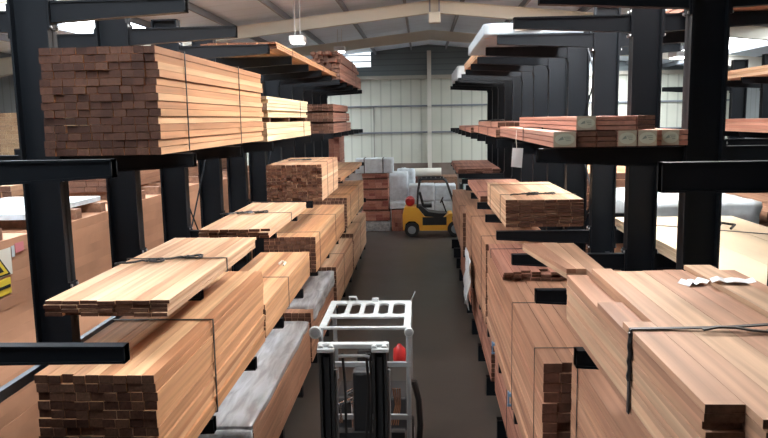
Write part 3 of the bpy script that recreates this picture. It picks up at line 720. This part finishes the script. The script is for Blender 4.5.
block('reddish brown block on the far floor behind the white sack', (-1.2, -.2), (34.9, 35.7), (0, 2.3), 4, 8, 122, 'low blocks by the forklift')
lump('green and white bagged load right of the forklift mast', 'bagged_load', (2.45, 33.4, 0.02), (1.0, .9, 2.15), GREEN, 'bagged load', 33, .06)
lump('white plastic draped over the green bagged load', 'plastic_cover', (2.2, 32.7, .6), (.5, .15, 1.5), WWRAP, 'plastic cover', 34, .05)
for k, (x, y, w, z) in enumerate(((3.7, 31.2, 1.2, 2.3), (5.2, 32.6, 1.4, 2.6), (-6.2, 32., 1.8, 2.4), (5.5, 29.0, 1.4, 2.2))):
    block(['brown block stack just right of the green bagged load', 'taller brown block stack behind the right rack end', 'brown block stack beyond the far left of the rack', 'brown block stack behind the right rack'][k], (x-w/2, x+w/2), (y-.7, y+.7), (0, z), 5, 9, 130+k, 'brown block stacks by the far wall', mats=(CED_R, BRN_END))

# ------------------------------------------------------------------ right yard
GR = 'packs in the right rows'
def stack(label, X, Y, Z, c, r, mt, seed, **k): return pack(label, X, Y, Z, c, r, mats=mt, group=GR, seed=seed, name='timber_stack', cat='timber stack', **k)
t = pack('flat pack of pale cream boards with dark tie, back arms of the right rack', (2.87, 4.62), (4.4, 10.9), (3.275, 3.43), 3, 3, mats=(PLYTOP, OAK_END), group='packs behind the right rack', seed=140, sjit=.002, wjit=.3)
MB().bar((2.88, 10.2, 3.436), (4.62, 8.9, 3.436), .035, .008).tube([(3.9,9.6,3.45),(4.0,9.75,3.49),(4.12,9.62,3.48),(4.02,9.5,3.45)], .018, 6).build('strap', STRAPM, t, off=(3.745, 7.65, 3.275))
t = stack('pack covered with crumpled pale blue-white plastic behind the cream boards', (3.6, 5.5), (12.2, 14.6), (0, 3.4), 5, 20, (CED_L, CED_END), 141)
wrapshell(t, (3.55, 5.55), (12.1, 14.6), (2.9, 3.45), (4.55, 13.4, 0), .05, mat=PALE_BLUE, seed=9)
stack('stack of brown boards with dark gaps at the right edge', (5.75, 7.2), (12.2, 16.5), (0, 3.3), 4, 18, (BRN, BRN_END), 142, straps=(13.5,))
stack('stack of orange-brown boards behind the blue-white plastic', (3.3, 5.2), (15.2, 20.), (0, 3.75), 8, 26, (CED, CED_END), 143)
stack('far brown stack behind the right rack', (3.4, 5.4), (21., 26.), (0, 3.4), 8, 20, (CED_R, BRN_END), 144)
r2 = thing('cantilever_rack', 'second black rack further right, seen through the gaps of the nearer rack', 'rack', (8.9, 8., 0), 'black cantilever racks')
WOFF[r2.name] = (8.9, 8., 0)
for n in range(-1, 9):
    y = 8.1+1.84*n
    column_mesh(8.7, 9.1, 6.4, 'column', r2, y)
    for z in (4.5, 5.75): arm(r2, 8.7, 7.4, z, y)
    MB().box(7.4, 8.7, y-.05, y+.05, 0, .34).build('base_foot', RACK, r2)
GQ = 'packs on the second right rack'
pack('orange-brown pack on the top arms of the second right rack', (7.35, 8.6), (8.6, 13.2), (5.755, 6.0), 6, 3, mats=(CED, CED_END), group=GQ, seed=150)
pack('paler pack farther along the top arms of the second right rack', (7.4, 8.6), (13.6, 19.), (5.755, 5.95), 6, 3, mats=(CED_L, CED_END), group=GQ, seed=151)
pack('brown strapped pack on the middle arms of the second right rack', (7.4, 8.6), (9.4, 13.), (4.505, 4.85), 6, 4, mats=(BRN, BRN_END), group=GQ, seed=152)
pack('pale block pack on the brown pack of the second right rack', (7.5, 8.5), (10.4, 12.), (4.855, 5.3), 5, 5, mats=(OAK, OAK_END), group=GQ, seed=153)
pack('brown pack farther along the middle arms of the second right rack', (7.4, 8.6), (13.5, 19.), (4.505, 4.8), 6, 4, mats=(CED_R, BRN_END), group=GQ, seed=154)

# ------------------------------------------------------------------ yellow forklift
def wheel(parent, x, y, z, r, w):
    o = MB().lathe((x, y-w/2, z), 'y', [(0, r*.62), (0, r*.92), (w*.12, r), (w*.88, r), (w, r*.92), (w, r*.62)], 24).build('wheel', BLK, parent)
    smooth_auto(o)
    MB().lathe((x, y-w/2-.012, z), 'y', [(0, r*.18), (.0, r*.3), (.01, r*.56), (.03, r*.6), (w*.9, r*.6)], 20).build('hub', GREY, o)
    return o
F = thing('forklift', 'yellow counterbalance forklift with black cab guard and red gas bottle at the aisle end', 'forklift', (.42, 30.4, 0))
prof = [(-1.22,.28),(-1.24,.95),(-1.14,1.26),(-.62,1.26),(-.32,.86),(.45,.80),(.72,.98),(.86,.98),(.92,.62),(.92,.30),(.62,.26),(-.52,.26),(-.56,.52),(-.72,.66),(-.98,.66),(-1.14,.52),(-1.16,.28)]
o = MB().prism(prof, 'y', -.52, .52).build('body', YEL, F); bevel(o, .03, 2)
o = MB().prism([(-.62,1.262),(-.30,.862),(.43,.802),(.62,.98),(.30,.98),(-.15,1.05),(-.45,1.30)], 'y', -.45, .45).build('footwell', BLKP, F)
MB().box(-.40, .60, -.53, -.521, .50, .84).build('side_step', BLKP, F)
wheel(F, -.85, -.44, .30, .30, .2); wheel(F, -.85, .44, .30, .30, .2); wheel(F, .98, -.46, .34, .34, .24); wheel(F, .98, .46, .34, .34, .24)
mb = MB()
for sy in (-.47, .47):
    mb.tube([(-.62,sy,1.2),(-.58,sy,1.9),(-.50,sy,2.34),(-.42,sy,2.42),(.48,sy,2.42),(.62,sy,2.30),(.98,sy,1.2),(.98,sy,.95)], .045, 8)
for x in (-.42,-.22,-.02,.18,.38,.5): mb.bar((x,-.47,2.42),(x,.47,2.42), .04, .03)
mb.build('overhead_guard', BLKP, F)
mb = MB(); mb.box(-.42,.0,-.24,.24,1.2,1.34); mb.hexa([(-.42,-.24,1.3),(-.32,-.24,1.3),(-.32,.24,1.3),(-.42,.24,1.3),(-.56,-.22,1.85),(-.46,-.22,1.85),(-.46,.22,1.85),(-.56,.22,1.85)])
bevel(mb.build('seat', BLK, F), .03, 2)
mb = MB(); mb.tube([(.62,0,.95),(.42,0,1.5)], .03, 8)
for a in range(16):
    t0, t1 = a*math.pi/8, (a+1)*math.pi/8
    mb.bar((.42+.06*math.cos(t0), .17*math.sin(t0), 1.5+.15*math.cos(t0)*.8), (.42+.06*math.cos(t1), .17*math.sin(t1), 1.5+.15*math.cos(t1)*.8), .025, .025)
mb.build('steering_wheel', BLK, F)
o = MB().lathe((-.92, -.35, 1.47), 'y', [(0,.08),(.03,.17),(.1,.2),(.6,.2),(.67,.17),(.7,.08)], 18).build('gas_bottle', RED, F); smooth_auto(o)
mb = MB()
for sy in (-.3, .3): mb.box(1.18, 1.30, sy-.05, sy+.05, .12, 2.2)
mb.box(1.2, 1.28, -.3, .3, 2.1, 2.2); mb.box(1.2, 1.28, -.3, .3, 1.1, 1.18)
mb.build('mast', BLKP, F)
MB().box(1.31, 1.36, -.45, .45, .12, .62).build('carriage', BLKP, F)
for sy in (-.28, .28): MB().box(1.36, 2.3, sy-.06, sy+.06, .06, .1).box(1.36, 1.40, sy-.06, sy+.06, .1, .6).build('fork', GREY, F)

# ------------------------------------------------------------------ silver forklift standing in the aisle
TRUCKW = plain('worn_white_paint', (.36, .39, .40), rough=.5, var=.12, vscale=9)
TRUCKG = plain('truck_grey_paint', (.27, .30, .32), rough=.45)
K = thing('forklift', 'silver-grey forklift with white slotted roof guard standing in the aisle foreground', 'forklift', (-.73, 9.4, 0))
gx0, gx1 = -.60, .57     # local x
gz = 2.335
def P(x, y): return (x, y)
# roof plate with five rounded openings and one long slot, made as strips
mb = MB(); y0, y1 = -.58, .78
def slab(x0, x1, ya, yb): mb.box(x0, x1, ya, yb, gz-.03, gz)
slab(gx0, gx0+.09, y0, y1); slab(gx1-.09, gx1, y0, y1)
slab(gx0+.09, gx1-.09, y1-.15, y1); slab(gx0+.09, gx1-.09, -.08, .06); slab(gx0+.09, gx1-.09, y0, y0+.06)
iw = (gx1-gx0-.18)
for k in range(1, 5): slab(gx0+.09+iw*k/5-.032, gx0+.09+iw*k/5+.032, .06, y1-.15)
for k in range(5):      # corner fillets
    xa = gx0+.09+iw*k/5+(.032 if k else 0); xb = gx0+.09+iw*(k+1)/5-(.032 if k < 4 else 0)
    for (cx, sx) in ((xa, 1), (xb, -1)):
        for (cy, sy) in ((.06, 1), (y1-.15, -1)):
            r = .07; pl = [(cx, cy)]+[(cx+sx*r*(1-math.sin(q*math.pi/8)), cy+sy*r*(1-math.cos(q*math.pi/8))) for q in range(5)]
            mb.prism(pl, 'z', gz-.03, gz)
bevel(mb.build('roof_guard', TRUCKW, K), .006, 1)
mb = MB(); 
for x in (gx0+.03, gx1-.03):
    MB().tube([(x,y0+.02,gz-.02),(x,y0-.02,gz-.12),(x,y0-.02,.9),(x,y0-.02,.35)], .032, 10).build('guard_post', TRUCKG, K)
    MB().tube([(x,y1-.03,gz-.02),(x,y1+.02,gz-.12),(x,y1+.16,1.1)], .032, 10).build('guard_post', TRUCKG, K)
for z in (1.86, 1.16): MB().box(gx0, gx1, y0-.05, y0, z-.03, z+.03).build('cross_bar', TRUCKG, K)
for x, s in ((gx0-.03, .075), (gx1-.02, .055)):
    o = MB().lathe((x, y0-.12, gz-.04), 'y', [(0,s*.55),(.0,s),(.05,s*1.1),(.12,s*.8),(.15,s*.3)], 18).build('work_lamp', TRUCKW, K); smooth_auto(o)
    MB().lathe((x, y0-.125, gz-.04), 'y', [(0,s*.3),(.004,s*.75)], 16).build('lamp_glass', GREY, o)
MB().tube([(-.32,y1-.02,gz+.0),(-.34,y1-.02,gz+.06),(-.24,y1-.02,gz+.06),(-.22,y1-.02,gz)], .018, 8).build('roof_hook', TRUCKW, K)
MB().box(.0, .09, y1-.08, y1-.02, gz, gz+.05).build('roof_bracket', TRUCKW, K)
MB().tube([(gx1-.02,y1-.05,gz),(gx1+.05,y1,gz+.13)], .008, 6).build('aerial', GREY, K)
# mast in front of the guard
my = -1.34
for sx in (-.40, .22):
    mb = MB(); mb.box(sx-.085, sx+.085, my+.06, my+.08, .1, gz-.03); mb.box(sx-.085, sx-.055, my-.08, my+.08, .1, gz-.03); mb.box(sx+.055, sx+.085, my-.08, my+.08, .1, gz-.03)
    mb.box(sx-.03, sx+.03, my-.03, my+.05, .1, gz-.12)
    mb.build('mast_rail', BLKP, K)
    MB().tube([(sx+.1, my+.02, .3), (sx+.1, my+.02, 2.05)], .02, 10).build('lift_cylinder', GREY, K)
mb = MB(); mb.box(-.50, .33, my-.04, my+.05, gz-.02, gz+.04)
for x in (-.46,-.34,.16,.28): mb.lathe((x,my-.08,gz+.0), 'y', [(0,.02),(0,.036),(.16,.036),(.16,.02)], 12)
mb.box(-.5,-.3,my-.1,my+.06,gz-.05,gz-.0); mb.box(.13,.33,my-.1,my+.06,gz-.05,gz-.0)
bevel(mb.build('mast_crosshead', TRUCKW, K), .008, 1)
MB().tube([(-.26, my, gz-.12), (.04, my-.01, gz-.11), (.1, my, gz-.13)], .02, 8).build('hose_guide', TRUCKW, K)
for z in (1.2, .5): MB().box(-.45, .28, my+.05, my+.1, z-.05, z+.05).build('mast_tie', BLKP, K)
for a, b in ((-.22, -.2), (.06, .04), (.1, .09)):
    MB().tube([(a, my+.04, gz-.1), (a+.02, my+.08, 1.8), (b, my+.06, 1.2), (b+.03, my+.1, .6)], .016, 8).build('hydraulic_hose', BLK, K)
MB().box(-.55, .42, my-.16, my-.1, .1, .55).build('carriage', GREY, K)
for x in (-.35, .2): MB().box(x-.06, x+.06, my-1.2, my-.16, .05, .1).box(x-.06, x+.06, my-.2, my-.16, .1, .6).build('fork', GREY, K)
bevel(MB().box(-.12, .10, my+.12, my+.34, .9, 1.98).build('hydraulic_unit', BLKP, K), .04, 2)
MB().tube([(-.12,my+.2,1.62),(-.28,my+.2,1.55),(-.27,my+.2,1.32)], .024, 8).build('valve', CHROME, K)
# body, seat, wheels
bevel(MB().prism([(-.5,.2),(1.1,.2),(1.15,.9),(1.0,1.05),(.3,1.05),(.2,.62),(-.45,.62)], 'x', -.52, .5).build('body', BLKP, K), .03, 2)
MB().box(-.5, .48, -.62, -.5, .35, .95).build('dashboard', BLKP, K)
mb = MB(); mb.box(-.26, .24, .25, .72, 1.05, 1.17); mb.box(-.24, .22, .68, .8, 1.1, 1.62)
bevel(mb.build('seat', BLK, K), .04, 2)
mb = MB(); mb.tube([(-.15,-.5,.95),(-.12,-.2,1.28)], .03, 8)
for a in range(16):
    t0, t1 = a*math.pi/8, (a+1)*math.pi/8
    mb.bar((-.12+.16*math.cos(t0), -.2+.12*math.sin(t0), 1.3-.08*math.sin(t0)), (-.12+.16*math.cos(t1), -.2+.12*math.sin(t1), 1.3-.08*math.sin(t1)), .025, .025)
mb.build('steering_wheel', BLK, K)
mb = MB()
for x in (-.28, -.2): mb.tube([(x,-.52,.95),(x-.01,-.48,1.3)], .012, 6)
mb.lathe((-.2,-.48,1.28), 'z', [(0,.02),(.02,.03),(.05,.02)], 10); mb.lathe((-.29,-.48,1.28), 'z', [(0,.02),(.02,.03),(.05,.02)], 10)
mb.tube([(-.3,-.5,1.42),(-.1,-.46,1.52)], .022, 8)
mb.build('control_lever', CHROME, K)
o = MB().lathe((.42, -.42, 1.78), 'z', [(0,.04),(.02,.078),(.12,.085),(.22,.078),(.26,.04),(.29,.02)], 18).build('red_cylinder', RED, K); smooth_auto(o)
mb = MB(); 
for q in range(4): mb.tube([(.30+.03*q,-.5,1.0),(.36+.02*q,-.45,1.25),(.33+.03*q,-.5,1.5)], .01, 6)
mb.build('wire_loom', plain('copper_wires', (.25,.11,.05)), K)
MB().tube([(.60,-.5,1.6),(.66,-.5,1.35),(.68,-.5,1.0),(.64,-.5,.5)], .04, 8).build('side_hose', BLK, K)
for x in (-.47, .45): wheel(K, 0, 0, 0, .01, .01) if False else None
for (x, y, r) in ((-.52,-.75,.33),(.5,-.75,.33),(-.5,.85,.27),(.48,.85,.27)):
    o = MB().lathe((x-.1, y, r), 'x', [(0,r*.6),(0,r*.92),(.03,r),(.17,r),(.2,r*.92),(.2,r*.6)], 24).build('wheel', BLK, K); smooth_auto(o)
    MB().lathe((x-.105, y, r), 'x', [(0,r*.3),(.01,r*.58),(.2,r*.58),(.21,r*.3)], 18).build('hub', GREY, o)

# ------------------------------------------------------------------ lamps
TUBE = emis('lit_tube', (1., 1., .97), 9.)
def lamp(x, y, z, label, w=.5, lg=1.3):
    t = thing('ceiling_lamp', label, 'lamp', (x, y, z), 'hanging hall lamps')
    bevel(MB().box(-w/2, w/2, -lg/2, lg/2, .03, .2).build('housing', WHITE, t), .02, 1)
    MB().box(-w/2+.04, w/2-.04, -lg/2+.05, lg/2-.05, .0, .03).build('diffuser', TUBE, t)
    zz = roofz(x)-z
    for sx in (-.07, .07): MB().tube([(sx,0,.2),(sx,0,zz)], .012, 6).build('suspension_wire', LGREY, t)
lamp(-3.27, 19.6, 6.98, 'white box lamp hanging on two wires above the far left rack', .4, .5)
lamp(-2.9, 26.5, 7.35, 'white box lamp hanging lower behind the rough top left stack', .4, .5)
lamp(8.3, 16., 6.7, 'white box lamp hanging over the second right rack', .5, .8)
lamp(8.3, 24., 6.7, 'white box lamp farther back over the right rows', .5, .8)
lamp(-9.3, 18., 6.8, 'white box lamp hanging over the left rows', .5, .8)
lamp(-9.3, 12., 6.8, 'white box lamp over the near left rows', .5, .8)
t = thing('junction_box', 'cream box fixed below the ridge where the roof beams meet', 'junction box', (.42, 21.45, 7.66))
bevel(MB().box(-.17, .17, -.15, .15, 0, .3).build('box_body', STEELG, t), .02, 1)
MB().box(-.16, -.11, -.03, .03, .3, .78).box(.11, .16, -.03, .03, .3, .78).build('bracket', PURL, t)

# ------------------------------------------------------------------ light, world, camera
w = bpy.data.worlds.new('world'); S.world = w; w.use_nodes = True
w.node_tree.nodes['Background'].inputs['Color'].default_value = (.6, .7, .8, 1); w.node_tree.nodes['Background'].inputs['Strength'].default_value = .3

cx, cy, f, rho = 384., 219., 720., .018
d = Vector((421-cx, -(118-cy), -f)).normalized()
u = Vector((-math.sin(rho), math.cos(rho), 0)); u.z = -(u.x*d.x+u.y*d.y)/d.z; u.normalize()
r = d.cross(u)
Rm = Matrix((r, d, u)).transposed()      # world -> camera
cam = bpy.data.cameras.new('camera'); co = bpy.data.objects.new('camera', cam); COL.objects.link(co)
cam.sensor_fit = 'HORIZONTAL'; cam.sensor_width = 36; cam.lens = f*36/768; cam.clip_start = .05; cam.clip_end = 200
co.matrix_world = Matrix.Translation((0, 0, CAMH)) @ Rm.transposed().to_4x4()
S.camera = co
vs = S.view_settings; vs.view_transform = 'Standard'; vs.look = 'None'; vs.gamma = 1; vs.use_curve_mapping = False; vs.exposure = 0.35
